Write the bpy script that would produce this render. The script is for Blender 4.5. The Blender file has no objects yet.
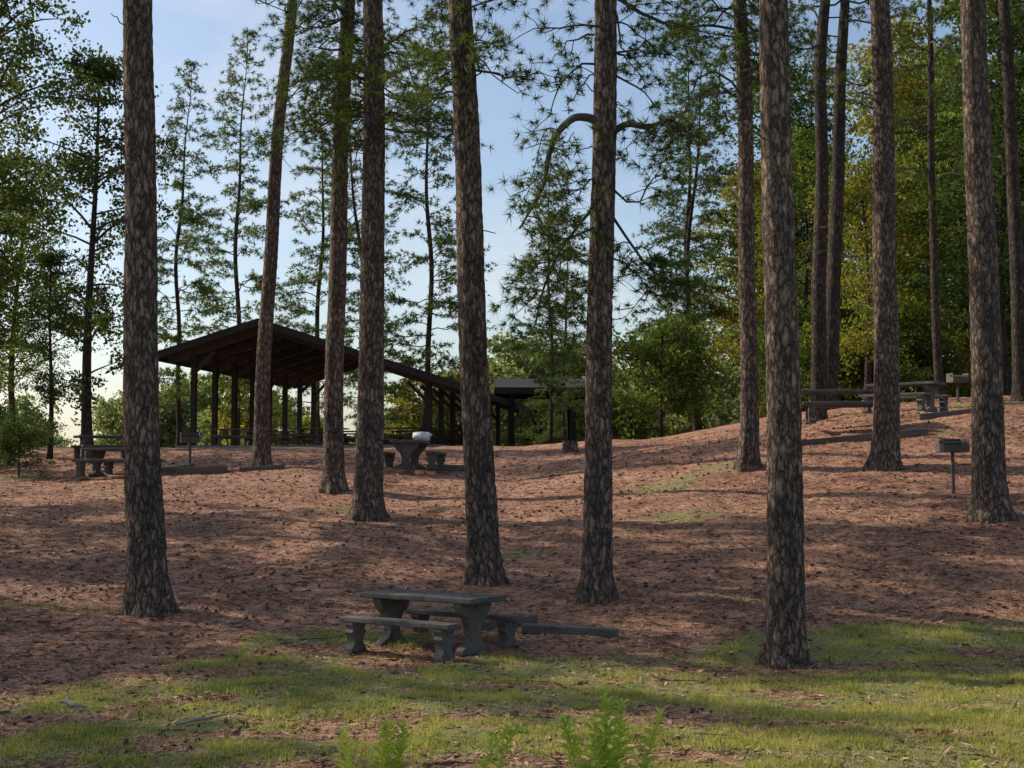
import bpy, math, numpy as np
from mathutils import Vector
RS=np.random.RandomState
scene=bpy.context.scene
scene.view_settings.view_transform='Standard'
try: scene.view_settings.look='None'
except: pass
scene.view_settings.exposure=0

# ---------------------------------------------------------------- noise
_t=RS(7).rand(256,256)
def vnoise(x,y):
    x=np.asarray(x,float);y=np.asarray(y,float)
    xi=np.floor(x).astype(int);yi=np.floor(y).astype(int)
    fx=x-xi;fy=y-yi;fx=fx*fx*(3-2*fx);fy=fy*fy*(3-2*fy)
    g=lambda a,b:_t[a%256,b%256]
    return (g(xi,yi)*(1-fx)+g(xi+1,yi)*fx)*(1-fy)+(g(xi,yi+1)*(1-fx)+g(xi+1,yi+1)*fx)*fy
def fbm(x,y,o=4):
    s=0;a=.5
    for i in range(o):
        s=s+a*vnoise(x*2**i+17*i,y*2**i+31*i);a*=.5
    return s
def sstep(a,b,x):
    t=np.clip((x-a)/(b-a),0,1);return t*t*(3-2*t)

# ---------------------------------------------------------------- terrain
PD=[-200,0,12,16.5,17.5,20,22.5,29,33,38,44,50,58,80,140,400,3000]
PZ=[-3.5,-2.4,-2.2,-2.12,-2.06,-1.83,-1.575,-.725,-.24,.36,.88,1.15,1.3,1.3,-4,-9,-9]
def terrain(x,y):
    x=np.asarray(x,float);y=np.asarray(y,float)
    z=(np.interp(y-1,PD,PZ)+2*np.interp(y,PD,PZ)+np.interp(y+1,PD,PZ))/4+2.2
    c=np.interp(y,[17,24,30,35,45,90,150],[0,.075,.13,.180,.165,.15,0])
    xe=np.tanh(np.maximum(x-.0,0)/12)*12
    xe=xe-2.8*np.exp(-((x-5.8)/3.8)**2)*sstep(35,42,y)
    z=z+c*np.maximum(xe,0)
    xl=np.maximum(-x-5,0);z=z-.035*np.minimum(xl,40)*sstep(15,40,y)*(1-sstep(41,50,y))
    z=z-.12*np.maximum(np.minimum(-x-20,60),0)*sstep(40,60,y)
    b=(fbm(x*.35,y*.35)-.5)*.28+(fbm(x*1.6+9,y*1.6)-.5)*.10
    z=z+b*(1-sstep(60,100,y))
    return z
def tz(x,y): return float(terrain(x,y))
def grassmask(x,y):
    edge=np.interp(x,[-9,-5.2,-4.4,-3.4,-1.5,0,3,5,9],[10.5,11.5,14.0,17.3,17.2,16.7,17.2,18.4,20.0])
    n=fbm(x*.7+3,y*1.1+5)-.47
    m=sstep(-1.2,1.2,edge-y+n*7)
    n2=fbm(x*.7+40,y*1.9+11)
    m=m*(1-.85*sstep(.52,.62,n2))
    m=m*(1-.85*np.exp(-(((x-2.6)/1.9)**2+((y-16.2)/.7)**2)))
    m=np.maximum(m,.45*sstep(.62,.72,fbm(x*.3+77,y*.5+3))*sstep(16,24,y))
    return m

# ---------------------------------------------------------------- mesh helpers
def link(o): scene.collection.objects.link(o);return o
def npmesh(name,V,F,mat=None,smooth=False,mi=None):
    V=np.asarray(V,np.float32).reshape(-1,3);F=np.asarray(F,np.int32)
    me=bpy.data.meshes.new(name)
    n=F.shape[1]
    me.vertices.add(len(V));me.vertices.foreach_set('co',V.ravel())
    me.loops.add(F.size);me.loops.foreach_set('vertex_index',F.ravel())
    me.polygons.add(len(F));me.polygons.foreach_set('loop_start',np.arange(0,F.size,n,dtype=np.int32))
    me.polygons.foreach_set('use_smooth',np.full(len(F),smooth))
    me.update(calc_edges=True)
    if mat: me.materials.append(mat)
    return me
def mkobj(name,me,parent=None,loc=(0,0,0),rot=(0,0,0),sc=1):
    o=bpy.data.objects.new(name,me);link(o)
    o.location=loc;o.rotation_euler=rot;o.scale=(sc,)*3 if not hasattr(sc,'__len__') else sc
    if parent: o.parent=parent
    return o
def empty(name,loc=(0,0,0),rz=0,sc=1):
    o=bpy.data.objects.new(name,None);link(o);o.location=loc;o.rotation_euler=(0,0,rz);o.scale=(sc,)*3;o.empty_display_size=.2
    return o
class Geo:
    def __init__(s): s.V=[];s.F=[];s.n=0
    def add(s,V,F):
        V=np.asarray(V,float).reshape(-1,3);s.V.append(V);s.F.append(np.asarray(F,int)+s.n);s.n+=len(V)
    def mesh(s,name,mat,smooth=False): return npmesh(name,np.concatenate(s.V),np.concatenate(s.F),mat,smooth)
    def tube(s,P,R,seg=6,rn=None):
        P=np.asarray(P,float);R=np.asarray(R,float);n=len(P)
        T=np.gradient(P,axis=0);T/=np.linalg.norm(T,axis=1)[:,None]+1e-9
        ref=np.array([0,0,1.]) if abs(T[:,2].mean())<.8 else np.array([1.,0,0])
        U=np.cross(T,ref);U/=np.linalg.norm(U,axis=1)[:,None]+1e-9;W=np.cross(T,U)
        a=np.arange(seg)*2*np.pi/seg
        rr=R[:,None]*np.ones((1,seg)) if rn is None else R[:,None]*rn
        V=P[:,None,:]+rr[:,:,None]*(np.cos(a)[None,:,None]*U[:,None,:]+np.sin(a)[None,:,None]*W[:,None,:])
        i=np.arange(n-1)[:,None]*seg;j=np.arange(seg)[None,:];k=(j+1)%seg
        F=np.stack([i+j,i+k,i+seg+k,i+seg+j],-1).reshape(-1,4)
        s.add(V.reshape(-1,3),F)
    def box(s,c,d,rz=0):
        c=np.array(c,float);h=np.array(d,float)/2
        V=np.array([[x,y,z] for x in(-1,1) for y in(-1,1) for z in(-1,1)],float)*h
        if rz:
            cs,sn=math.cos(rz),math.sin(rz);V=np.stack([V[:,0]*cs-V[:,1]*sn,V[:,0]*sn+V[:,1]*cs,V[:,2]],1)
        s.add(V+c,BF)
    def beam(s,p,q,w,h):
        p=np.array(p,float);q=np.array(q,float);t=q-p;t/=np.linalg.norm(t)
        ref=np.array([0,0,1.]) if abs(t[2])<.95 else np.array([0,1.,0])
        u=np.cross(t,ref);u/=np.linalg.norm(u);v=np.cross(u,t)
        V=[]
        for a in(p,q):
            for b in(-1,1):
                for c in(-1,1): V.append(a+u*b*w/2+v*c*h/2)
        s.add(V,BF)
BF=[[0,1,3,2],[4,6,7,5],[0,4,5,1],[2,3,7,6],[0,2,6,4],[1,5,7,3]]
def bevel(o,w,seg=2):
    m=o.modifiers.new('bev','BEVEL');m.width=w;m.segments=seg;m.limit_method='ANGLE'

# ---------------------------------------------------------------- materials
def newmat(name):
    m=bpy.data.materials.new(name);m.use_nodes=True;nt=m.node_tree;nt.nodes.clear()
    out=nt.nodes.new('ShaderNodeOutputMaterial');return m,nt,out
def N(nt,t,**k):
    n=nt.nodes.new(t)
    for a,b in k.items():
        if a in n.inputs: n.inputs[a].default_value=b
        else: setattr(n,a,b)
    return n
def ramp(nt,fac,stops):
    r=nt.nodes.new('ShaderNodeValToRGB');e=r.color_ramp.elements
    while len(e)<len(stops): e.new(.5)
    for i,(p,c) in enumerate(stops): e[i].position=p;e[i].color=(*c,1)
    nt.links.new(fac,r.inputs[0]);return r.outputs[0]
def mixc(nt,f,a,b,mode='MIX'):
    m=nt.nodes.new('ShaderNodeMix');m.data_type='RGBA';m.blend_type=mode
    for s,v in((0,f),(6,a),(7,b)):
        if hasattr(v,'links') or hasattr(v,'is_linked'): nt.links.new(v,m.inputs[s])
        else: m.inputs[s].default_value=v if s==0 else (*v,1)
    return m.outputs[2]
def coords(nt,kind='Object',scale=(1,1,1)):
    tc=nt.nodes.new('ShaderNodeTexCoord');mp=nt.nodes.new('ShaderNodeMapping')
    mp.inputs['Scale'].default_value=scale;nt.links.new(tc.outputs[kind],mp.inputs[0]);return mp.outputs[0]
def noise(nt,co,sc,det=4,rough=.55):
    n=N(nt,'ShaderNodeTexNoise');n.inputs['Scale'].default_value=sc;n.inputs['Detail'].default_value=det;n.inputs['Roughness'].default_value=rough
    nt.links.new(co,n.inputs['Vector']);return n
def bark_mat(name,plate,dark,sc=15):
    m,nt,out=newmat(name)
    co=coords(nt,'Object',(1,1,.34))
    nz=noise(nt,co,7,6,.72)
    add=nt.nodes.new('ShaderNodeVectorMath');add.operation='MULTIPLY_ADD'
    nt.links.new(nz.outputs['Color'],add.inputs[0]);add.inputs[1].default_value=(.22,.22,.22);nt.links.new(co,add.inputs[2])
    v=N(nt,'ShaderNodeTexVoronoi',feature='DISTANCE_TO_EDGE');v.inputs['Scale'].default_value=sc;nt.links.new(add.outputs[0],v.inputs['Vector'])
    v2=N(nt,'ShaderNodeTexVoronoi');v2.inputs['Scale'].default_value=sc;nt.links.new(add.outputs[0],v2.inputs['Vector'])
    crack=ramp(nt,v.outputs['Distance'],[(0,(.0,)*3),(.10,(.5,)*3),(.34,(1,1,1))])
    n2=noise(nt,coords(nt,'Object',(1,1,.35)),34,5,.75)
    sep=nt.nodes.new('ShaderNodeSeparateColor');nt.links.new(v2.outputs['Color'],sep.inputs[0])
    pc=ramp(nt,sep.outputs[0],[(0,tuple(c*.65 for c in plate)),(.5,plate),(1,(plate[0]*1.3,plate[1]*1.2,plate[2]*1.1))])
    pc=mixc(nt,1.0,pc,ramp(nt,n2.outputs['Fac'],[(.35,(.45,.45,.45)),(.65,(1.35,1.35,1.35))]),'MULTIPLY')
    n3=noise(nt,coords(nt,'Object',(1,1,.5)),1.6,3)
    pc=mixc(nt,1.0,pc,ramp(nt,n3.outputs['Fac'],[(.35,(.72,.74,.78)),(.65,(1.22,1.12,1.02))]),'MULTIPLY')
    col=mixc(nt,crack,dark,pc)
    p=N(nt,'ShaderNodeBsdfPrincipled');p.inputs['Roughness'].default_value=.95
    p.inputs['Specular IOR Level'].default_value=.15
    nt.links.new(col,p.inputs['Base Color'])
    hm=mixc(nt,.4,crack,n2.outputs['Color'])
    b=N(nt,'ShaderNodeBump');b.inputs['Distance'].default_value=.035;b.inputs['Strength'].default_value=1
    nt.links.new(hm,b.inputs['Height']);nt.links.new(b.outputs[0],p.inputs['Normal'])
    nt.links.new(p.outputs[0],out.inputs[0]);return m
def leaf_mat(name,c1,c2,c3,tr=.4,sc=.9):
    m,nt,out=newmat(name)
    co=coords(nt,'Object');n1=noise(nt,co,sc,2);n2=noise(nt,co,23,0)
    oi=nt.nodes.new('ShaderNodeObjectInfo')
    a=nt.nodes.new('ShaderNodeMath');a.operation='MULTIPLY_ADD';nt.links.new(n2.outputs['Fac'],a.inputs[0]);a.inputs[1].default_value=.7
    nt.links.new(n1.outputs['Fac'],a.inputs[2])
    b=nt.nodes.new('ShaderNodeMath');b.operation='MULTIPLY_ADD';nt.links.new(oi.outputs['Random'],b.inputs[0]);b.inputs[1].default_value=.25
    nt.links.new(a.outputs[0],b.inputs[2])
    col=ramp(nt,b.outputs[0],[(.6,c1),(.95,c2),(1.0,c3)])
    d=N(nt,'ShaderNodeBsdfDiffuse')
    t=N(nt,'ShaderNodeBsdfTranslucent');nt.links.new(col,d.inputs['Color'])
    tc=mixc(nt,1.0,col,(1.5,1.6,.8),'MULTIPLY');nt.links.new(tc,t.inputs[0])
    mx=nt.nodes.new('ShaderNodeMixShader');mx.inputs[0].default_value=tr
    nt.links.new(d.outputs[0],mx.inputs[1]);nt.links.new(t.outputs[0],mx.inputs[2]);nt.links.new(mx.outputs[0],out.inputs[0]);return m
def simple_mat(name,c1,c2,sc=12,rough=.85,bump=.01,stretch=(1,1,1),metal=0):
    m,nt,out=newmat(name)
    co=coords(nt,'Object',stretch);n=noise(nt,co,sc,6,.65);n2=noise(nt,co,sc*.12+.5,3)
    f=nt.nodes.new('ShaderNodeMath');f.operation='MULTIPLY_ADD';nt.links.new(n2.outputs['Fac'],f.inputs[0]);f.inputs[1].default_value=.8
    nt.links.new(n.outputs['Fac'],f.inputs[2])
    col=ramp(nt,f.outputs[0],[(.6,c1),(1.0,c2)])
    p=N(nt,'ShaderNodeBsdfPrincipled');p.inputs['Roughness'].default_value=rough;p.inputs['Metallic'].default_value=metal
    p.inputs['Specular IOR Level'].default_value=.25
    nt.links.new(col,p.inputs['Base Color'])
    b=N(nt,'ShaderNodeBump');b.inputs['Distance'].default_value=bump;nt.links.new(n.outputs['Fac'],b.inputs['Height']);nt.links.new(b.outputs[0],p.inputs['Normal'])
    nt.links.new(p.outputs[0],out.inputs[0]);return m
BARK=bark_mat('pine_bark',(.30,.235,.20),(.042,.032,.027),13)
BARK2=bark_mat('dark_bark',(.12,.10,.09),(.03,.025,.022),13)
TWIG=simple_mat('twig_bark',(.04,.033,.028),(.09,.075,.06),30)
NEEDLE=leaf_mat('pine_needles',(.030,.056,.020),(.055,.088,.028),(.10,.13,.04),.35)
NEEDLEB=leaf_mat('pine_needles_far_hazed',(.05,.08,.035),(.08,.12,.05),(.12,.15,.06),.4)  # lighter green, distance haze mixed into the needle colour
LEAF=leaf_mat('leaf_green',(.05,.09,.025),(.085,.13,.035),(.14,.17,.05),.45)
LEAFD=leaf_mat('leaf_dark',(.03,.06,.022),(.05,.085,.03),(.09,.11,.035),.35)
LEAFY=leaf_mat('leaf_yellow',(.08,.11,.03),(.14,.16,.04),(.24,.21,.05),.45)
LEAFF=leaf_mat('leaf_distant_hazed',(.12,.16,.09),(.17,.21,.11),(.22,.24,.12),.45,.3)  # aerial haze painted in as paler leaf greens
GRASS=leaf_mat('grass_blade',(.17,.20,.055),(.27,.29,.08),(.42,.38,.14),.35,1.5)
WEED=leaf_mat('weed_leaf',(.26,.36,.07),(.40,.48,.11),(.50,.52,.15),.45,3)
LITTER=simple_mat('litter_leaf',(.09,.045,.03),(.48,.29,.18),25)
CONE=simple_mat('cone',(.05,.03,.024),(.13,.08,.06),60)
CONC=simple_mat('weathered_concrete',(.045,.041,.037),(.13,.12,.11),14,.9,.006)
FLOOR=simple_mat('slab_concrete',(.15,.145,.14),(.26,.25,.235),6,.9,.006)
DWOOD=simple_mat('dark_stained_wood',(.02,.017,.015),(.04,.033,.028),10,.8,.005)
BEAM=simple_mat('brown_beam',(.032,.027,.024),(.06,.05,.044),10,.8,.005)
ROOF=simple_mat('roof_shingle',(.022,.02,.018),(.04,.035,.032),8,.9,.01)
WOOD=simple_mat('weathered_timber',(.06,.05,.042),(.14,.12,.10),14,.9,.006,(.3,1,1))
STEEL=simple_mat('rusty_grill_steel',(.05,.045,.042),(.12,.10,.09),20,.7,.003)
BAG=simple_mat('white_plastic_bag',(.6,.62,.66),(.8,.82,.85),6,.4,.05)

def ground_mat():
    m,nt,out=newmat('forest_floor')
    co=coords(nt,'Object')
    big=noise(nt,co,.5,5,.6);mid=noise(nt,co,3.2,6,.7);fin=noise(nt,co,34,6,.78);cl=noise(nt,co,11,4,.7)
    def streak(rot):
        tc=nt.nodes.new('ShaderNodeTexCoord');mp=nt.nodes.new('ShaderNodeMapping');mp.inputs['Rotation'].default_value=(0,0,rot);mp.inputs['Scale'].default_value=(9,60,20)
        nt.links.new(tc.outputs['Object'],mp.inputs[0]);return noise(nt,mp.outputs[0],1.0,3,.7).outputs['Fac']
    mm=nt.nodes.new('ShaderNodeMath');mm.operation='MAXIMUM';nt.links.new(streak(.5),mm.inputs[0]);nt.links.new(streak(2.1),mm.inputs[1])
    vo=N(nt,'ShaderNodeTexVoronoi');vo.inputs['Scale'].default_value=9;nt.links.new(co,vo.inputs['Vector'])
    lit=ramp(nt,fin.outputs['Fac'],[(.33,(.13,.065,.045)),(.5,(.39,.225,.15)),(.66,(.66,.43,.30))])
    lit=mixc(nt,1.0,lit,ramp(nt,mid.outputs['Fac'],[(.38,(.50,.44,.43)),(.60,(1.15,1.12,1.1))]),'MULTIPLY')
    lit=mixc(nt,1.0,lit,ramp(nt,cl.outputs['Fac'],[(.36,(.50,.45,.43)),(.52,(1.1,1.1,1.1))]),'MULTIPLY')
    lit=mixc(nt,1.0,lit,ramp(nt,big.outputs['Fac'],[(.35,(.8,.74,.72)),(.65,(1.15,1.15,1.15))]),'MULTIPLY')
    lit=mixc(nt,1.0,lit,ramp(nt,mm.outputs[0],[(.42,(.7,.65,.62)),(.68,(1.4,1.36,1.28))]),'MULTIPLY')
    lit=mixc(nt,1.0,lit,ramp(nt,vo.outputs['Distance'],[(.08,(.35,.30,.30)),(.18,(1,1,1))]),'MULTIPLY')
    gr=ramp(nt,fin.outputs['Fac'],[(.33,(.10,.10,.035)),(.52,(.22,.22,.075)),(.68,(.40,.36,.16))])
    at=nt.nodes.new('ShaderNodeAttribute');at.attribute_name='grass'
    a=nt.nodes.new('ShaderNodeMath');a.operation='MULTIPLY_ADD';nt.links.new(mid.outputs['Fac'],a.inputs[0]);a.inputs[1].default_value=1.0
    nt.links.new(at.outputs['Fac'],a.inputs[2])
    f=ramp(nt,a.outputs[0],[(.74,(0,0,0)),(1.25,(1,1,1))])
    col=mixc(nt,f,lit,gr)
    p=N(nt,'ShaderNodeBsdfPrincipled');p.inputs['Roughness'].default_value=.8;p.inputs['Specular IOR Level'].default_value=.2
    nt.links.new(col,p.inputs['Base Color'])
    h=mixc(nt,.5,cl.outputs['Color'],fin.outputs['Color'])
    b=N(nt,'ShaderNodeBump');b.inputs['Distance'].default_value=.055;b.inputs['Strength'].default_value=1;nt.links.new(h,b.inputs['Height']);nt.links.new(b.outputs[0],p.inputs['Normal'])
    nt.links.new(p.outputs[0],out.inputs[0]);return m
GM=ground_mat()
# ---------------------------------------------------------------- ground sheet
xs=np.concatenate([-np.geomspace(18,1600,40)[::-1],np.arange(-17.5,20.1,.2),np.geomspace(20.6,1600,40)])
ys=np.concatenate([-np.geomspace(1,300,14)[::-1],np.arange(0,8,.5),np.arange(8,50,.2),np.arange(50,90,1.),np.geomspace(91,2500,40)])
X,Y=np.meshgrid(xs,ys);Z=terrain(X,Y)
nx,ny=len(xs),len(ys)
i=np.arange(ny-1)[:,None]*nx;j=np.arange(nx-1)[None,:]
F=np.stack([i+j,i+j+1,i+nx+j+1,i+nx+j],-1).reshape(-1,4)
me=npmesh('ground',np.stack([X,Y,Z],-1).reshape(-1,3),F,GM,True)
at=me.attributes.new('grass','FLOAT','POINT');at.data.foreach_set('value',grassmask(X,Y).ravel().astype(np.float32))
mkobj('ground',me)

# ---------------------------------------------------------------- foliage primitives
def nrm(a): return a/(np.linalg.norm(a,axis=-1,keepdims=True)+1e-9)
def needles(rng,C,D,m,L,w,spread=.75):
    n=len(C);C=np.repeat(C,m,0);D=np.repeat(nrm(D),m,0)
    d=nrm(D*.7+rng.randn(n*m,3)*spread);s=nrm(np.cross(d,rng.randn(n*m,3)))*w/2
    l=L*(.6+.6*rng.rand(n*m,1));d2=d*l;d2[:,2]-=.12*l[:,0]
    V=np.stack([C-s,C+s,C+d2],1).reshape(-1,3);return V,np.arange(n*m*3).reshape(-1,3)
def leaves(rng,C,l,w):
    n=len(C);a=nrm(rng.randn(n,3));b=nrm(np.cross(a,rng.randn(n,3)));k=(.6+.7*rng.rand(n,1))
    V=np.stack([C-a*l*k/2,C+b*w*k/2,C+a*l*k/2,C-b*w*k/2],1).reshape(-1,3);return V,np.arange(n*4).reshape(-1,4)

def trunk_path(H,lean,leany,bend,ph,dz=.1):
    h=np.concatenate([np.arange(-.3,12,dz),np.arange(12,H,.7),[H]])
    return h,np.stack([lean*h+bend*np.sin(h*.33+ph)-bend*math.sin(ph)+bend*.3*np.sin(h*.9+ph),leany*h+bend*np.sin(h*.27+ph*2)-bend*math.sin(ph*2),h],1)
def pine_parts(seed,r,H,lean=0,leany=0,bend=.05,h0=9,Lmax=2.6,nb=40,detail=1.,nl=.17,nw=.013,nper=26,low=None,seg=36,stubs=8,limbs=None,elev=.3,droop=.25,rb=.011):
    rng=RS(seed);ph=rng.rand()*6
    h,P=trunk_path(H,lean,leany,bend,ph,.1 if seg>12 else .8)
    hh=np.maximum(h,0);R=r*(1-.30*hh/12.)*np.where(hh>12,np.clip(1-(hh-12)/(H-12)*.85,.08,1),1)
    R=np.maximum(R,.02)*(1+.38*np.exp(-hh/.22)+.12*np.exp(-hh/1.0))
    a=np.arange(seg)*2*np.pi/seg
    rn=1+.085*(rng.rand(len(h),seg)-.5)+(.16*np.exp(-hh/.25))[:,None]*np.cos(5*a+ph)[None]+.025*np.sin(3*a[None]+h[:,None]*.9)
    T=Geo();T.tube(P,R,seg,rn)
    at=lambda z:np.array([np.interp(z,h,P[:,0]),np.interp(z,h,P[:,1]),z])
    B=Geo();TC=[];TD=[]
    def branch(p0,az,L,e,rad,leafy=True,dr=droop):
        t=np.linspace(0,1,8);ca,sa=math.cos(az),math.sin(az)
        wig=rng.randn(2)*.13
        Q=np.stack([p0[0]+L*t*math.cos(e)*ca-wig[0]*L*np.sin(t*4)*sa,p0[1]+L*t*math.cos(e)*sa+wig[0]*L*np.sin(t*4)*ca,
            p0[2]+L*(t*math.sin(e)-dr*t*t+wig[1]*np.sin(t*5))],1)+rng.randn(8,3)*.02*L*(t>0)[:,None]
        B.tube(Q,np.linspace(rad,.006,8),5)
        if not leafy:
            return
        ns=max(4,int(L*4.6*detail))
        for tt in np.linspace(.22,1,ns):
            q=np.array([np.interp(tt,t,Q[:,k]) for k in range(3)])
            sd=rng.choice([-1,1])*rng.uniform(.3,1.2);ls=(.30*L*(1.15-tt)+.25)*rng.uniform(.6,1.2)
            d=np.array([math.cos(az+sd),math.sin(az+sd),rng.uniform(-.35,.45)])
            q2=q+d*ls;mid=(q+q2)/2+rng.randn(3)*.05
            B.tube([q,mid,q2],[.010,.007,.004],3)
            k=max(3,int(ls*8*detail))
            for s in np.linspace(.25,1.05,k):
                TC.append(q+(q2-q)*s+rng.randn(3)*.07);TD.append(d+np.array([0,0,.15]))
    zs=list(h0+(H-h0)*np.linspace(0,1,nb)**.9)
    for z in zs:
        u=(z-h0)/(H-h0)
        L=Lmax*(max(0,1-u)**.55)*rng.uniform(.5,1.1)+.4
        branch(at(min(z,H-.1)),rng.rand()*6.283,L,elev*rng.uniform(-.2,1.3)+.5*u,.012+rb*L)
    if low:
        for (z,az,L,e) in low: branch(at(z),az,L,e,.01+.010*L)
    for _ in range(stubs):
        z=rng.uniform(2.5,h0);branch(at(z),rng.rand()*6.283,rng.uniform(.15,.7),rng.uniform(-.3,.4),.014,False)
    if limbs:
        for pts,ra in limbs:
            pts=np.array(pts,float)
            tt=np.linspace(0,len(pts)-1,len(pts)*5);idx=np.arange(len(pts))
            Q=np.stack([np.interp(tt,idx,pts[:,k]) for k in range(3)],1)
            for _ in range(3): Q[1:-1]=(Q[:-2]+Q[2:]+2*Q[1:-1])/4
            B.tube(Q,np.linspace(ra,.014,len(Q)),7)
            for qi in range(int(len(Q)*.4),len(Q),1 if ra<.04 else 2):
                az=rng.rand()*6.283;branch(Q[qi],az,rng.uniform(.4,.9),rng.uniform(-.9,.1),.010)
    V,Fc=needles(rng,np.array(TC),np.array(TD),nper,nl,nw)
    return T,B,V,Fc
def pine(name,x,y,seed,r,H,bark=None,nmat=None,**k):
    T,B,V,Fc=pine_parts(seed,r,H,**k)
    e=empty(name,(x,y,tz(x,y)))
    mkobj('trunk',T.mesh('trunk',bark or BARK,True),e);mkobj('branches',B.mesh('branches',TWIG),e)
    mkobj('needles',npmesh('needles',V,Fc,nmat or NEEDLE),e)
    return e
PI=math.pi
def lows(seed,z0,z1,n,L):
    q=RS(seed);return [(q.uniform(z0,z1),q.rand()*6.283,L*q.uniform(.6,1.1),q.uniform(-.35,.15)) for _ in range(n)]
pine('pine_tree',-5.15,20.0,1,.265,24,lean=-.026,bend=.07,h0=9.6,nb=32)
pine('pine_tree',-6.8,38,2,.215,24,lean=.05,bend=.10,h0=14.5,nb=26)
pine('pine_tree',-4.17,33,3,.235,24,lean=.012,bend=.08,h0=9.4,nb=50,Lmax=2.3,low=lows(1,8.8,11.6,30,1.9))
pine('pine_tree',-2.98,29,4,.285,25,lean=0,h0=8.4,nb=46,Lmax=2.4,low=lows(2,7.6,10.0,30,1.7))
pine('pine_tree',-.48,22.5,5,.25,25,lean=-.022,bend=.08,h0=8.8,nb=38,low=lows(3,7.9,9.0,12,1.4))
pine('pine_tree',1.21,20.7,16,.21,23,lean=.033,h0=8.6,nb=36,low=lows(4,7.7,8.6,9,1.2)+[(6.2,.4,1.2,.1),(5.6,2.8,1.1,-.4),(5.2,.6,1.0,-.4),(6.3,3.4,.8,-.4)],
   limbs=[([(.24,0,6.95),(-.02,-.15,7.12),(-.3,-.28,7.1),(-.55,-.33,6.85),(-.68,-.36,6.5),(-.72,-.38,6.1),(-.9,-.4,5.75),(-1.1,-.4,5.4)],.075),
          ([(.24,0,6.9),(.5,-.12,7.05),(.8,-.2,6.95),(1.15,-.3,7.08),(1.45,-.3,6.8)],.06),
          ([(.2,0,6.0),(-.1,.2,5.7),(-.5,.4,5.2),(-.75,.4,4.6),(-.85,.5,4.1)],.03),
          ([(.2,0,5.8),(.5,.2,5.4),(.8,.3,5.0),(1.15,.3,4.7)],.025)])
pine('pine_tree',5.2,31,7,.205,24,lean=.005,bend=.1,h0=9.3,nb=44,Lmax=2.5,low=lows(5,8.2,11,28,2.0))
pine('pine_tree',3.27,16.85,8,.22,24,lean=-.02,bend=.06,h0=10.5,nb=30)
pine('pine_tree',7.97,30,9,.275,25,lean=.01,bend=.08,h0=14,nb=28)
pine('pine_tree',8.5,24.9,10,.28,25,lean=-.035,bend=.08,h0=11.5,nb=28)
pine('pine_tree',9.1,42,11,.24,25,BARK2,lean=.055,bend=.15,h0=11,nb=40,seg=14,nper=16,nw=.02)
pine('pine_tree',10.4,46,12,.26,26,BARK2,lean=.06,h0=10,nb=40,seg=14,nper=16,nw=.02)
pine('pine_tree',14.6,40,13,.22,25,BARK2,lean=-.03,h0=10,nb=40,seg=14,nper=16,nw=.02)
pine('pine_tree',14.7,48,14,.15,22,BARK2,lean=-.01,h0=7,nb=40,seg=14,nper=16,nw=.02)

# shared variants for other pines
def variant(seed,r,H,nper=10,nw=.042,nl=.25,**k):
    T,B,V,Fc=pine_parts(seed,r,H,seg=12,nper=nper,nw=nw,nl=nl,rb=.007,**k)
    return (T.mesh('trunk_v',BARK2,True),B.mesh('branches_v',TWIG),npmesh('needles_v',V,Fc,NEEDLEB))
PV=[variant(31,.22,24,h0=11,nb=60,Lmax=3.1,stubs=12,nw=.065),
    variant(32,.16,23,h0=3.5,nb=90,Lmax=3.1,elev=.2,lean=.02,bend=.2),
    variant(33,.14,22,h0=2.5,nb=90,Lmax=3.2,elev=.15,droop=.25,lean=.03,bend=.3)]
def inst(name,var,x,y,rz,sc,parent=None,mats=None,dz=0):
    e=empty(name,(x,y,tz(x,y)+dz),rz,sc)
    if parent: e.parent=parent
    for i,(nm,me) in enumerate(zip(('trunk','branches','foliage'),var)):
        o=mkobj(nm,me,e)
        if i==2 and mats:
            o.material_slots[0].link='OBJECT';o.material_slots[0].material=mats
    return e
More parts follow.
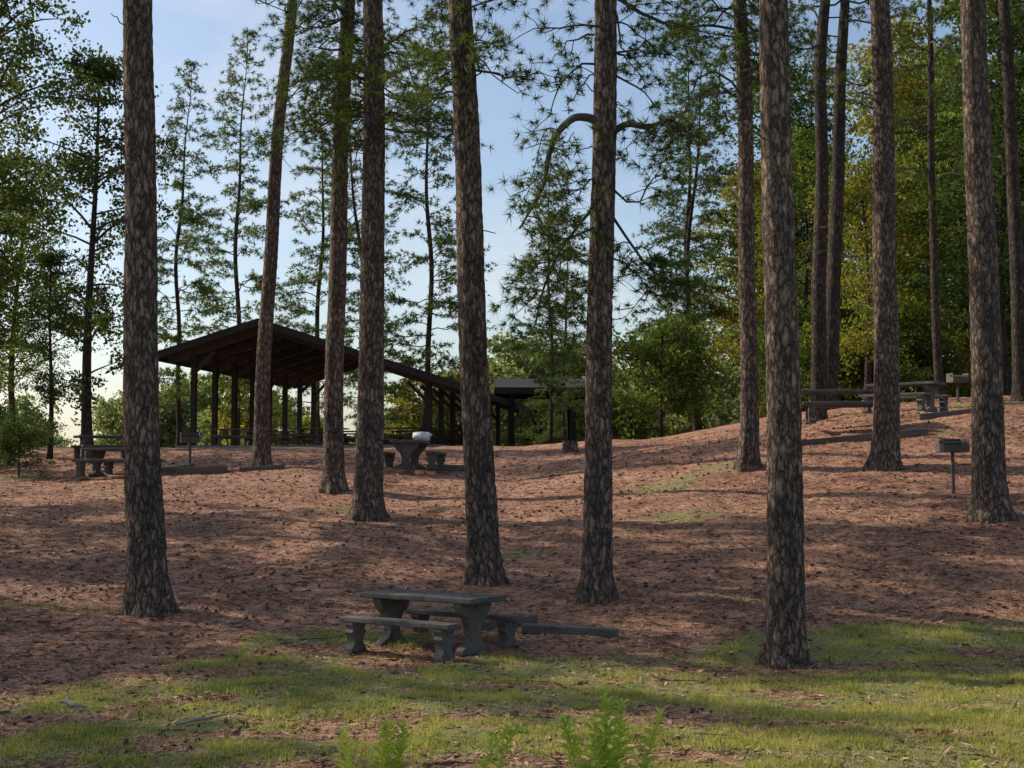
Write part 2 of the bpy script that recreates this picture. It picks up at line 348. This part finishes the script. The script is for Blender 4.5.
# ---------------------------------------------------------------- broadleaf
def broad(seed,H,rad,nt,nleaf,lsz,trunk_r=.22,start=.22,cl=.75):
    rng=RS(seed);T=Geo();B=Geo();tips=[]
    hs=np.linspace(-.3,H*.93,18);P=np.stack([.25*np.sin(hs*.3+seed),.2*np.sin(hs*.23+seed*2),hs],1)
    T.tube(P,np.linspace(trunk_r,.03,18)*(1+.4*np.exp(-np.maximum(hs,0)/.4)),10)
    for _ in range(nt):
        u=rng.rand()**.85;z=H*(start+(.93-start)*u);p=np.array([np.interp(z,hs,P[:,0]),np.interp(z,hs,P[:,1]),z])
        prof=math.sin(math.pi*min(1,(.18+.80*u)))**.6
        az=rng.rand()*6.283;L=rad*prof*rng.uniform(.5,1.15)+.3;e=rng.uniform(-.05,.65)
        q=p+L*np.array([math.cos(az)*math.cos(e),math.sin(az)*math.cos(e),math.sin(e)*.7]);m=(p+q)/2+rng.randn(3)*.2+[0,0,.15*L]
        t=np.linspace(0,1,6)[:,None];Q=(1-t)**2*p+2*t*(1-t)*m+t*t*q
        B.tube(Q,np.linspace(.02+.010*L,.008,6),5)
        for s in(.45,.65,.82,1.0):
            c=Q[min(5,int(s*5))]
            for _k in range(2):
                d=nrm(rng.randn(3)*[1,1,.6]);c2=c+d*rng.uniform(.3,1.0)*cl*1.3
                B.tube([c,(c+c2)/2+rng.randn(3)*.05,c2],[.012,.008,.005],3);tips.append(c2)
    tips=np.array(tips);per=max(1,int(nleaf/len(tips)))
    k=rng.rand(len(tips),1,1)
    C=(tips[:,None,:]+rng.randn(len(tips),per,3)*np.array([.42,.42,.26])*cl*(.6+.8*k)).reshape(-1,3)
    V,Fc=leaves(rng,C,lsz,lsz*.62)
    return (T.mesh('trunk_b',BARK2,True),B.mesh('branches_b',TWIG),npmesh('leaves_b',V,Fc,LEAF))
BV=[broad(41,18,3.9,56,12000,.22),broad(42,21,4.3,62,13000,.22,start=.15),broad(43,15,3.4,48,10000,.21,start=.12)]
LV=[broad(44,19,3.8,56,16000,.17,start=.12,cl=.6),broad(45,16,3.4,50,13000,.17,start=.1,cl=.6)]
SH=[broad(51,4.0,2.0,34,6500,.15,.05,.04,.5),broad(52,3.0,1.8,30,5500,.14,.04,.03,.5)]
FV=[broad(61,15,4.6,50,6500,.44,start=.06,cl=.95),broad(62,13,4.8,46,6000,.44,start=.05,cl=1.0)]

rng=RS(99)
# right-hand wood
for k in range(24):
    D=rng.uniform(54,92);b=rng.uniform(.19,.46)
    if b<.23: D=max(D,74)
    m=[LEAF,LEAF,LEAFD,LEAFY,LEAFD][rng.randint(5)]
    if rng.rand()<.25: inst('pine_tree',PV[rng.randint(3)],b*D,D,rng.rand()*6,rng.uniform(.85,1.1))
    else: inst('broadleaf_tree',BV[rng.randint(3)],b*D,D,rng.rand()*6,rng.uniform(.8,1.15),mats=m)
for x,y,s,m in [(13.2,52,.65,LEAFY),(18.5,52,.85,LEAFD),(12.2,58,.6,LEAF),(22,50,.8,LEAF),(16.5,60,.85,LEAFY),(11.2,66,.7,LEAFY)]:
    inst('broadleaf_tree',BV[int(x*7)%3],x,y,x,s,mats=m)
for k in range(30):
    D=rng.uniform(52,78);b=rng.uniform(.07,.44)
    inst('shrub',SH[k%2],b*D,D,rng.rand()*6,rng.uniform(.7,1.3),mats=[LEAF,LEAFY,LEAFD,LEAF][k%4])
# left trees
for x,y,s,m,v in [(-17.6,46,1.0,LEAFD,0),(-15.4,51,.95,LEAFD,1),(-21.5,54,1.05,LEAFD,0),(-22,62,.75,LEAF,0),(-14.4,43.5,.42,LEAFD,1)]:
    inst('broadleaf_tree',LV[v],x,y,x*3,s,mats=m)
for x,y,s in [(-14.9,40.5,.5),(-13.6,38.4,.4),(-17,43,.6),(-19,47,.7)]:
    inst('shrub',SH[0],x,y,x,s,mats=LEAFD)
for x,y,v,s,rz in [(-16.8,85,2,1.22,1),(-12.5,92,1,1.15,4),(-9.6,86,2,1.15,2.2),(-5.5,84,1,1.2,.3),(1.6,60,2,.62,1.0),(9.6,72,1,.95,3),(8.4,64,2,.85,5),
                   (3.5,90,2,.8,4.4),(-15.8,66,2,.85,.8)]:
    inst('pine_tree',PV[v],x,y,rz,s)
# distant wood
dt=empty('distant_trees')
for k in range(70):
    D=rng.uniform(98,180);b=rng.uniform(-.22,.24)
    s=rng.uniform(.75,1.15)*(.72 if b<-.02 else 1.0)*(1 if b<.16 else 1.2)
    x=b*D
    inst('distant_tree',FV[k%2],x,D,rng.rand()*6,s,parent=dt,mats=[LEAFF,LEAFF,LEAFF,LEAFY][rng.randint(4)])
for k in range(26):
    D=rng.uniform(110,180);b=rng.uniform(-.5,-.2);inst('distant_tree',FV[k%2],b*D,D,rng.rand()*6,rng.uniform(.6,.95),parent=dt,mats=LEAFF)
# unseen wood beside the slope, added up-sun to cast shade on the ground
for x,y,v,s in [(-14,13.5,0,1),(-24,20,0,1),(-20,36,0,1),
                (-25,10,0,1),(-12,5,0,1),(-33,30,0,1.1),(-14.5,31,0,.85)]:
    inst('pine_tree',PV[v],x,y,x*2.3,s)
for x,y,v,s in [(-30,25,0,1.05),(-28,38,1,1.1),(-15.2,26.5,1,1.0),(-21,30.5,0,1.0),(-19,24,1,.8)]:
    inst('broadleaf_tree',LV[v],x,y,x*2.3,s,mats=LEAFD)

# ---------------------------------------------------------------- concrete picnic tables
def pedestal(g,cx,H,base,neck,top,th):
    z=np.array([0,.09,.13,.22,.32,.42,.54,.66,.78,.88,.93,1.0])*H
    w=np.array([base,base,base*.9,neck*1.25,neck*1.0,neck*1.0,neck*1.2,neck*1.7,top*.78,top*.92,top,top])
    n=len(z);V=[]
    for sx in(-1,1):
        for k in range(n): V+= [[cx+sx*th/2,-w[k],z[k]],[cx+sx*th/2,w[k],z[k]]]
    Fq=[]
    for s in(0,1):
        o=s*2*n
        for k in range(n-1): Fq.append([o+2*k,o+2*k+1,o+2*k+3,o+2*k+2] if s else [o+2*k,o+2*k+2,o+2*k+3,o+2*k+1])
    for k in range(n-1):
        Fq.append([2*k,2*n+2*k,2*n+2*k+2,2*k+2]);Fq.append([2*k+1,2*k+3,2*n+2*k+3,2*n+2*k+1])
    Fq.append([0,1,2*n+1,2*n]);g.add(V,Fq)
def ptable(x,y,rz,L=1.85,zoff=0,sc=1):
    e=empty('concrete_picnic_table',(x,y,tz(x,y)+zoff),rz,sc)
    g=Geo();g.box((0,0,.735),(L,.78,.075));o=mkobj('table_top',g.mesh('table_top',CONC),e);bevel(o,.018,3)
    for s in(-1,1):
        g=Geo();pedestal(g,s*L*.36,.695,.30,.10,.34,.14);o=mkobj('pedestal',g.mesh('pedestal',CONC),e);bevel(o,.012)
    for b in(-1,1):
        g=Geo();g.box((0,b*.70,.435),(L*.97,.28,.07));o=mkobj('bench_seat',g.mesh('bench_seat',CONC),e);bevel(o,.015,3)
        for s in(-1,1):
            g=Geo();pedestal(g,s*L*.39,.398,.15,.085,.14,.15)
            g.V[-1][:,1]+=b*.70;o=mkobj('bench_foot',g.mesh('bench_foot',CONC),e);bevel(o,.01)
    return e
ptable(-1.0,17.6,math.radians(-36),2.0,-.03,.9)
ptable(8.25,34.6,math.radians(-9),2.1,.18,1.05)
ptable(10.3,36.6,math.radians(-40),1.9,.10)
ptable(-2.7,37.2,math.radians(84),1.85,.02)
ptable(-10.6,37.8,math.radians(-15),1.85,.0)
ptable(-12.6,43.5,math.radians(30),1.85,.0)
rb=RS(5);g=Geo()
th=np.linspace(0,PI,9)
Pz=np.stack([0*th,0*th,.14*(1-np.cos(th))],1);Rr=.22*np.sin(th)**.6+.01
g.tube(Pz,Rr,14,1+.5*(rb.rand(9,14)-.5))
mkobj('white_bag',g.mesh('white_bag',BAG,True),None,(-2.4,37.35,tz(-2.7,37.2)+.78),(0,0,.4),(1.1,.8,.9))

# timbers
def timber(x,y,L,rz,w=.16,h=.14,mat=WOOD):
    g=Geo();g.box((0,0,0),(L,w,h));o=mkobj('landscape_timber',g.mesh('landscape_timber',mat),None,(x,y,tz(x,y)+h*.28),(0,math.atan2(tz(x-L/2*math.cos(rz),y-L/2*math.sin(rz))-tz(x+L/2*math.cos(rz),y+L/2*math.sin(rz)),L),rz));bevel(o,.015)
timber(.75,18.3,1.25,-.12,.22,.12,CONC)
timber(-.15,18.75,1.0,.2)
timber(8.2,33.1,3.2,-.06,.16,.18);timber(-8.4,37.4,1.6,.15,.2,.22);timber(-9.2,38.2,1.2,.7,.2,.22);timber(-6.7,37.6,1.2,.1);timber(-1.5,37.6,1.6,.02,.2,.2)
timber(11,35.2,1.8,.3)
# stump
g=Geo();hh=np.linspace(-.1,.33,5);g.tube(np.stack([0*hh,0*hh,hh],1),[.3,.27,.24,.23,.22],14,1+.12*(RS(3).rand(5,14)-.5))
g.tube([[0,0,.33],[0,0,.335]],[.22,.001],14)
mkobj('tree_stump',g.mesh('tree_stump',BARK,True),None,(1.75,42,tz(1.75,42)))
# grills
def grill(x,y,rz,h=.75):
    e=empty('charcoal_grill',(x,y,tz(x,y)),rz)
    g=Geo();g.tube([[0,0,-.2],[0,0,h]],[.035,.035],12);mkobj('post',g.mesh('post',STEEL,True),e)
    g=Geo();t=.012
    g.box((0,0,h+.012),(.52,.42,.02));g.box((0,.2,h+.15),(.52,t,.25));g.box((-.254,0,h+.15),(t,.385,.25));g.box((.254,0,h+.15),(t,.385,.25));g.box((0,-.2,h+.09),(.52,t,.13))
    mkobj('firebox',g.mesh('firebox',STEEL),e)
    g=Geo()
    for k in range(11): g.beam((-.22+.044*k,-.24,h+.2),(-.22+.044*k,.18,h+.2),.01,.01)
    g.beam((-.24,-.25,h+.2),(.24,-.25,h+.2),.014,.014);g.beam((-.3,-.1,h+.2),(-.26,-.1,h+.2),.02,.06)
    mkobj('grate',g.mesh('grate',STEEL),e)
grill(8.55,27.2,.1,.80);grill(-8.8,38.3,.3);grill(13.4,42,.2,.6)

# ---------------------------------------------------------------- pavilion
def gable_shelter(name,x0,y0,ang,Wd,Ln,eave,ridge,zf,nfr,inset,mid=None,th=.10):
    # local x across the gable, local y along the ridge, origin at near-left corner
    e=empty(name,(x0,y0,zf),ang)
    if mid is None: mid=Wd/2
    sl=(ridge-eave)/(Wd-mid)*.92 if mid<Wd/2-.01 else (ridge-eave)/(Wd-mid)
    sr=(ridge-eave)/(Wd-mid)
    rz=lambda u: ridge-(mid-u)*sl if u<mid else ridge-(u-mid)*sr
    g=Geo()
    g.beam((-.3,Ln/2,rz(-.3)),(mid,Ln/2,ridge),Ln+.6,th);g.beam((mid,Ln/2,ridge+.001),(Wd+.3,Ln/2,rz(Wd+.3)+.001),Ln+.6,th)
    mkobj('roof',g.mesh('roof',ROOF),e)
    g=Geo()
    for v in(-.33,Ln+.33):
        g.beam((-.3,v,rz(-.3)-.10),(mid,v,ridge-.10),.05,.30);g.beam((mid,v,ridge-.103),(Wd+.3,v,rz(Wd+.3)-.103),.05,.30)
    for u in(-.34,Wd+.34): g.beam((u,-.3,rz(u)-.12),(u,Ln+.3,rz(u)-.12),.05,.26)
    mkobj('fascia',g.mesh('fascia',DWOOD),e)
    fr=Geo();pu=Geo();po=Geo()
    for k in range(nfr):
        v=.5+(Ln-1)*k/(nfr-1)
        fr.beam((.05,v,rz(.05)-.28),(mid,v,ridge-.28),.16,.34);fr.beam((mid,v,ridge-.283),(Wd-.05,v,rz(Wd-.05)-.283),.16,.34)
        for u in(inset,Wd-inset):
            zt=rz(u)-.42
            po.beam((u,v,0),(u,v,zt),.2,.26)
            s=1 if u<mid else -1
            fr.beam((u+s*.1,v+.002,zt-.7),(u+s*.9,v+.002,zt+.12),.10,.14)
    for k in range(16):
        u=(k+.5)/16*Wd
        pu.beam((u,-.2,rz(u)-.12),(u,Ln+.2,rz(u)-.12),.06,.12)
    mkobj('frames',fr.mesh('frames',BEAM),e);mkobj('purlins',pu.mesh('purlins',BEAM),e);mkobj('posts',po.mesh('posts',DWOOD),e)
    g=Geo();g.box((Wd/2,Ln/2,-.35),(Wd-1,Ln-.4,.74));mkobj('floor_slab',g.mesh('floor_slab',FLOOR),e)
    return e
ang=math.atan2(-.158,.987)
ux,uy=.987,-.158
WD=12.6
x0,y0=-2.32-ux*WD,57-uy*WD
zf=tz(-7,58)+.10
gable_shelter('picnic_pavilion',x0,y0,ang,WD,18,2.55,5.25,zf,8,1.2,mid=4.3)
gable_shelter('small_shelter',3.5,68,math.radians(91),3.8,4.0,3.1,3.6,tz(1,67)+.05,2,.5)
def wtable(x,y,z,rz):
    e=empty('wooden_picnic_table',(x,y,z),rz);g=Geo()
    for k in range(5): g.box((0,-.30+.15*k,.74),(2.4,.14,.045))
    for s in(-1,1):
        for k in range(2): g.box((0,s*(.62+.15*k),.44),(2.4,.14,.045))
    mkobj('planks',g.mesh('planks',WOOD),e)
    g=Geo()
    for s in(-.85,.85):
        g.beam((s,-.62,0),(s,-.25,.71),.05,.1);g.beam((s,.62,0),(s,.25,.71),.05,.1);g.beam((s+.05,-.78,.39),(s+.05,.78,.39),.05,.1);g.beam((s+.05,-.36,.69),(s+.05,.36,.69),.05,.07)
    mkobj('legs',g.mesh('legs',WOOD),e)
for iu in range(3):
    for iv in range(5):
        u=2.8+iu*3.5;v=2+iv*3.3
        wx=x0+u*math.cos(ang)-v*math.sin(ang);wy=y0+u*math.sin(ang)+v*math.cos(ang)
        wtable(wx,wy,zf+.02,ang+.03*((iu*5+iv)%3))
# ---------------------------------------------------------------- ground cover
r=RS(11)
n=620000;gx=r.uniform(-8,9.5,n);gy=9.6+11*r.rand(n)**1.15
k=(r.rand(n)<grassmask(gx,gy)*.95*(.12+.88*sstep(.40,.55,fbm(gx*2.5,gy*2.5))))&(np.abs(gx)<.40*gy+.6);gx=gx[k];gy=gy[k]
n2=26000;hx=r.uniform(-14,16,n2);hy=r.uniform(18,46,n2);k=r.rand(n2)<grassmask(hx,hy)*1.5;hx=hx[k];hy=hy[k]
gx=np.concatenate([gx,hx]);gy=np.concatenate([gy,hy]);gz=terrain(gx,gy)-.005;n=len(gx)
a=r.rand(n)*6.283;hgt=(.03+.055*r.rand(n)**2)*(.5+1.0*fbm(gx*3,gy*3));w=.005
base=np.stack([gx,gy,gz],1);s=np.stack([np.cos(a),np.sin(a),0*a],1)*w
tip=base+np.stack([r.randn(n)*.03,r.randn(n)*.03,hgt],1)
mkobj('grass',npmesh('grass',np.stack([base-s,base+s,tip],1).reshape(-1,3),np.arange(3*n).reshape(-1,3),GRASS))
# fallen leaves / needle litter
n=170000;ly=9+37*r.rand(n)**1.3;lx=(r.rand(n)*2-1)*(.40*ly+1);lz=terrain(lx,ly)+.008
k=r.rand(n)>.6*grassmask(lx,ly);lx,ly,lz=lx[k],ly[k],lz[k];n=len(lx)
a=nrm(np.stack([r.randn(n),r.randn(n),r.randn(n)*.22],1));b=nrm(np.cross(a,np.stack([r.randn(n)*.4,r.randn(n)*.4,np.ones(n)],1)))
ll=(.02+.07*r.rand(n,1));ww=ll*(.06+.28*r.rand(n,1)**2);C=np.stack([lx,ly,lz],1)
mkobj('leaf_litter',npmesh('leaf_litter',np.stack([C-a*ll,C+b*ww,C+a*ll,C-b*ww],1).reshape(-1,3),np.arange(4*n).reshape(-1,4),LITTER))
g=Geo()
for _ in range(1500):
    y=11+32*r.rand()**.9;x=(r.rand()*2-1)*(.38*y+1)
    if r.rand()<.9*float(grassmask(x,y)) or fbm(x*.5+50,y*.5)<.40+.12*r.rand(): continue
    az=r.rand()*6.283;d=np.array([math.cos(az),math.sin(az),r.randn()*.2])*r.uniform(.025,.05);c=np.array([x,y,tz(x,y)+.018])
    g.tube([c-d,c-d*.4,c+d*.3,c+d],np.array([.010,.030,.026,.005])*r.uniform(.6,1.1),6)
mkobj('pine_cones',g.mesh('pine_cones',CONE))
g=Geo()
for _ in range(130):
    y=10+28*r.rand();x=(r.rand()*2-1)*(.38*y+1);az=r.rand()*6.283;L=r.uniform(.08,.32)
    P=[]
    for t in np.linspace(-1,1,5):
        xx=x+L*t*math.cos(az)+r.randn()*.02;yy=y+L*t*math.sin(az)+r.randn()*.02;P.append([xx,yy,tz(xx,yy)+.015+.01*r.rand()])
    g.tube(P,np.linspace(.009,.004,5),5)
mkobj('fallen_twigs',g.mesh('fallen_twigs',TWIG))
g=Geo();g.tube([(-4.35,13.6,tz(-4.35,13.6)+.05),(-4.25,13.52,tz(-4.2,13.45)+.07),(-4.15,13.42,tz(-4.2,13.45)+.05),(-4.0,13.4,tz(-4,13.4)+.03)],[.012,.026,.02,.006],8,1+.5*(RS(2).rand(4,8)-.5))
g.tube([(-3.0,12.7,tz(-3,12.7)+.02),(-2.85,12.78,tz(-2.75,12.8)+.03),(-2.75,12.8,tz(-2.75,12.8)+.04),(-2.6,13.0,tz(-2.6,13)+.03)],[.012,.016,.012,.006],6,1+.5*(RS(4).rand(4,6)-.5))
mkobj('fallen_branch',g.mesh('fallen_branch',FLOOR))
def weed(x,y,h,seed,plume=False,lx=0):
    rr=RS(seed);e=empty('goldenrod_weed',(x,y,tz(x,y)))
    g=Geo();L=Geo();t=np.linspace(0,1,9)
    P=np.stack([lx*t*t*h+.01*np.sin(t*9)+(.14*t**5 if plume else 0),.02*np.sin(t*5),t*h-(.22*h*t**7 if plume else 0)],1);g.tube(P,np.linspace(.008,.004,9),6)
    V=[];Fq=[];c=0;nn=110
    for k in range(nn):
        u=.35+.65*k/nn;p=np.array([np.interp(u,t,P[:,q]) for q in range(3)]);az=k*2.4+rr.rand()*.9
        l=(.18*(1.15-u)+.04)*rr.uniform(.6,1.3) if not plume else (.10*(1.2-u)+.035)*rr.uniform(.6,1.2)
        up=.35+.7*u+rr.randn()*.15;d=np.array([math.cos(az),math.sin(az),up]);d/=np.linalg.norm(d);sd=np.array([-math.sin(az),math.cos(az),0])*l*.17
        m=p+d*l*.5;q=p+d*l;q[2]-=l*rr.uniform(.15,.45)
        V+=[p,m-sd,q,m+sd];Fq.append([c,c+1,c+2,c+3]);c+=4
    L.add(V,Fq)
    mkobj('stem',g.mesh('stem',WEED),e);mkobj('leaves',L.mesh('leaves',WEED),e)
weed(.49,7.5,1.17,1);weed(.58,7.5,1.02,2,lx=.20);weed(.42,7.55,1.0,3,lx=-.16);weed(.53,7.6,1.07,14,lx=.05);weed(.47,7.45,1.03,15,lx=-.05)
weed(-.20,7.6,1.14,4,True,.1);weed(-.10,7.5,1.16,5,True,.04);weed(-.76,7.8,.92,6,lx=.08);weed(-.85,7.8,.87,7,lx=-.1);weed(-.7,7.8,.9,16,lx=.12)
weed(2.35,7.3,.84,9)

# ---------------------------------------------------------------- light, sky, camera
sx,sy,el=-.90,.44,math.radians(34)
az=math.atan2(sx,sy)
w=bpy.data.worlds.new('World');scene.world=w;w.use_nodes=True;nt=w.node_tree;nt.nodes.clear()
so=nt.nodes.new('ShaderNodeTexSky');so.sky_type='NISHITA';so.sun_disc=False;so.sun_elevation=el;so.sun_rotation=az%(2*PI)
so.air_density=1.0;so.dust_density=1.6;so.ozone_density=1.2
n1=noise(nt,coords(nt,'Generated',(1,1,3.2)),3.2,6,.6)
cl=ramp(nt,n1.outputs['Fac'],[(.50,(0,0,0)),(.80,(.6,.6,.6))])
skc=mixc(nt,cl,so.outputs[0],(6.0,6.1,6.3))
bg=nt.nodes.new('ShaderNodeBackground');bg.inputs[1].default_value=.15;wo=nt.nodes.new('ShaderNodeOutputWorld')
nt.links.new(skc,bg.inputs[0]);nt.links.new(bg.outputs[0],wo.inputs[0])
l=bpy.data.lights.new('sun','SUN');l.energy=5;l.angle=math.radians(.5);l.color=(1,.90,.75)
lo=bpy.data.objects.new('sun',l);link(lo)
d=Vector((math.sin(az)*math.cos(el),math.cos(az)*math.cos(el),math.sin(el)))
lo.rotation_euler=(-d).to_track_quat('-Z','Y').to_euler();lo.location=(-30,20,40)
cd=bpy.data.cameras.new('camera');cam=bpy.data.objects.new('camera',cd);link(cam)
cd.sensor_width=36;cd.lens=1400/1024*36;cd.clip_end=5000;cd.clip_start=.1
cam.location=(0,0,2.2);cam.rotation_euler=(math.radians(90+3.92),0,0);scene.camera=cam
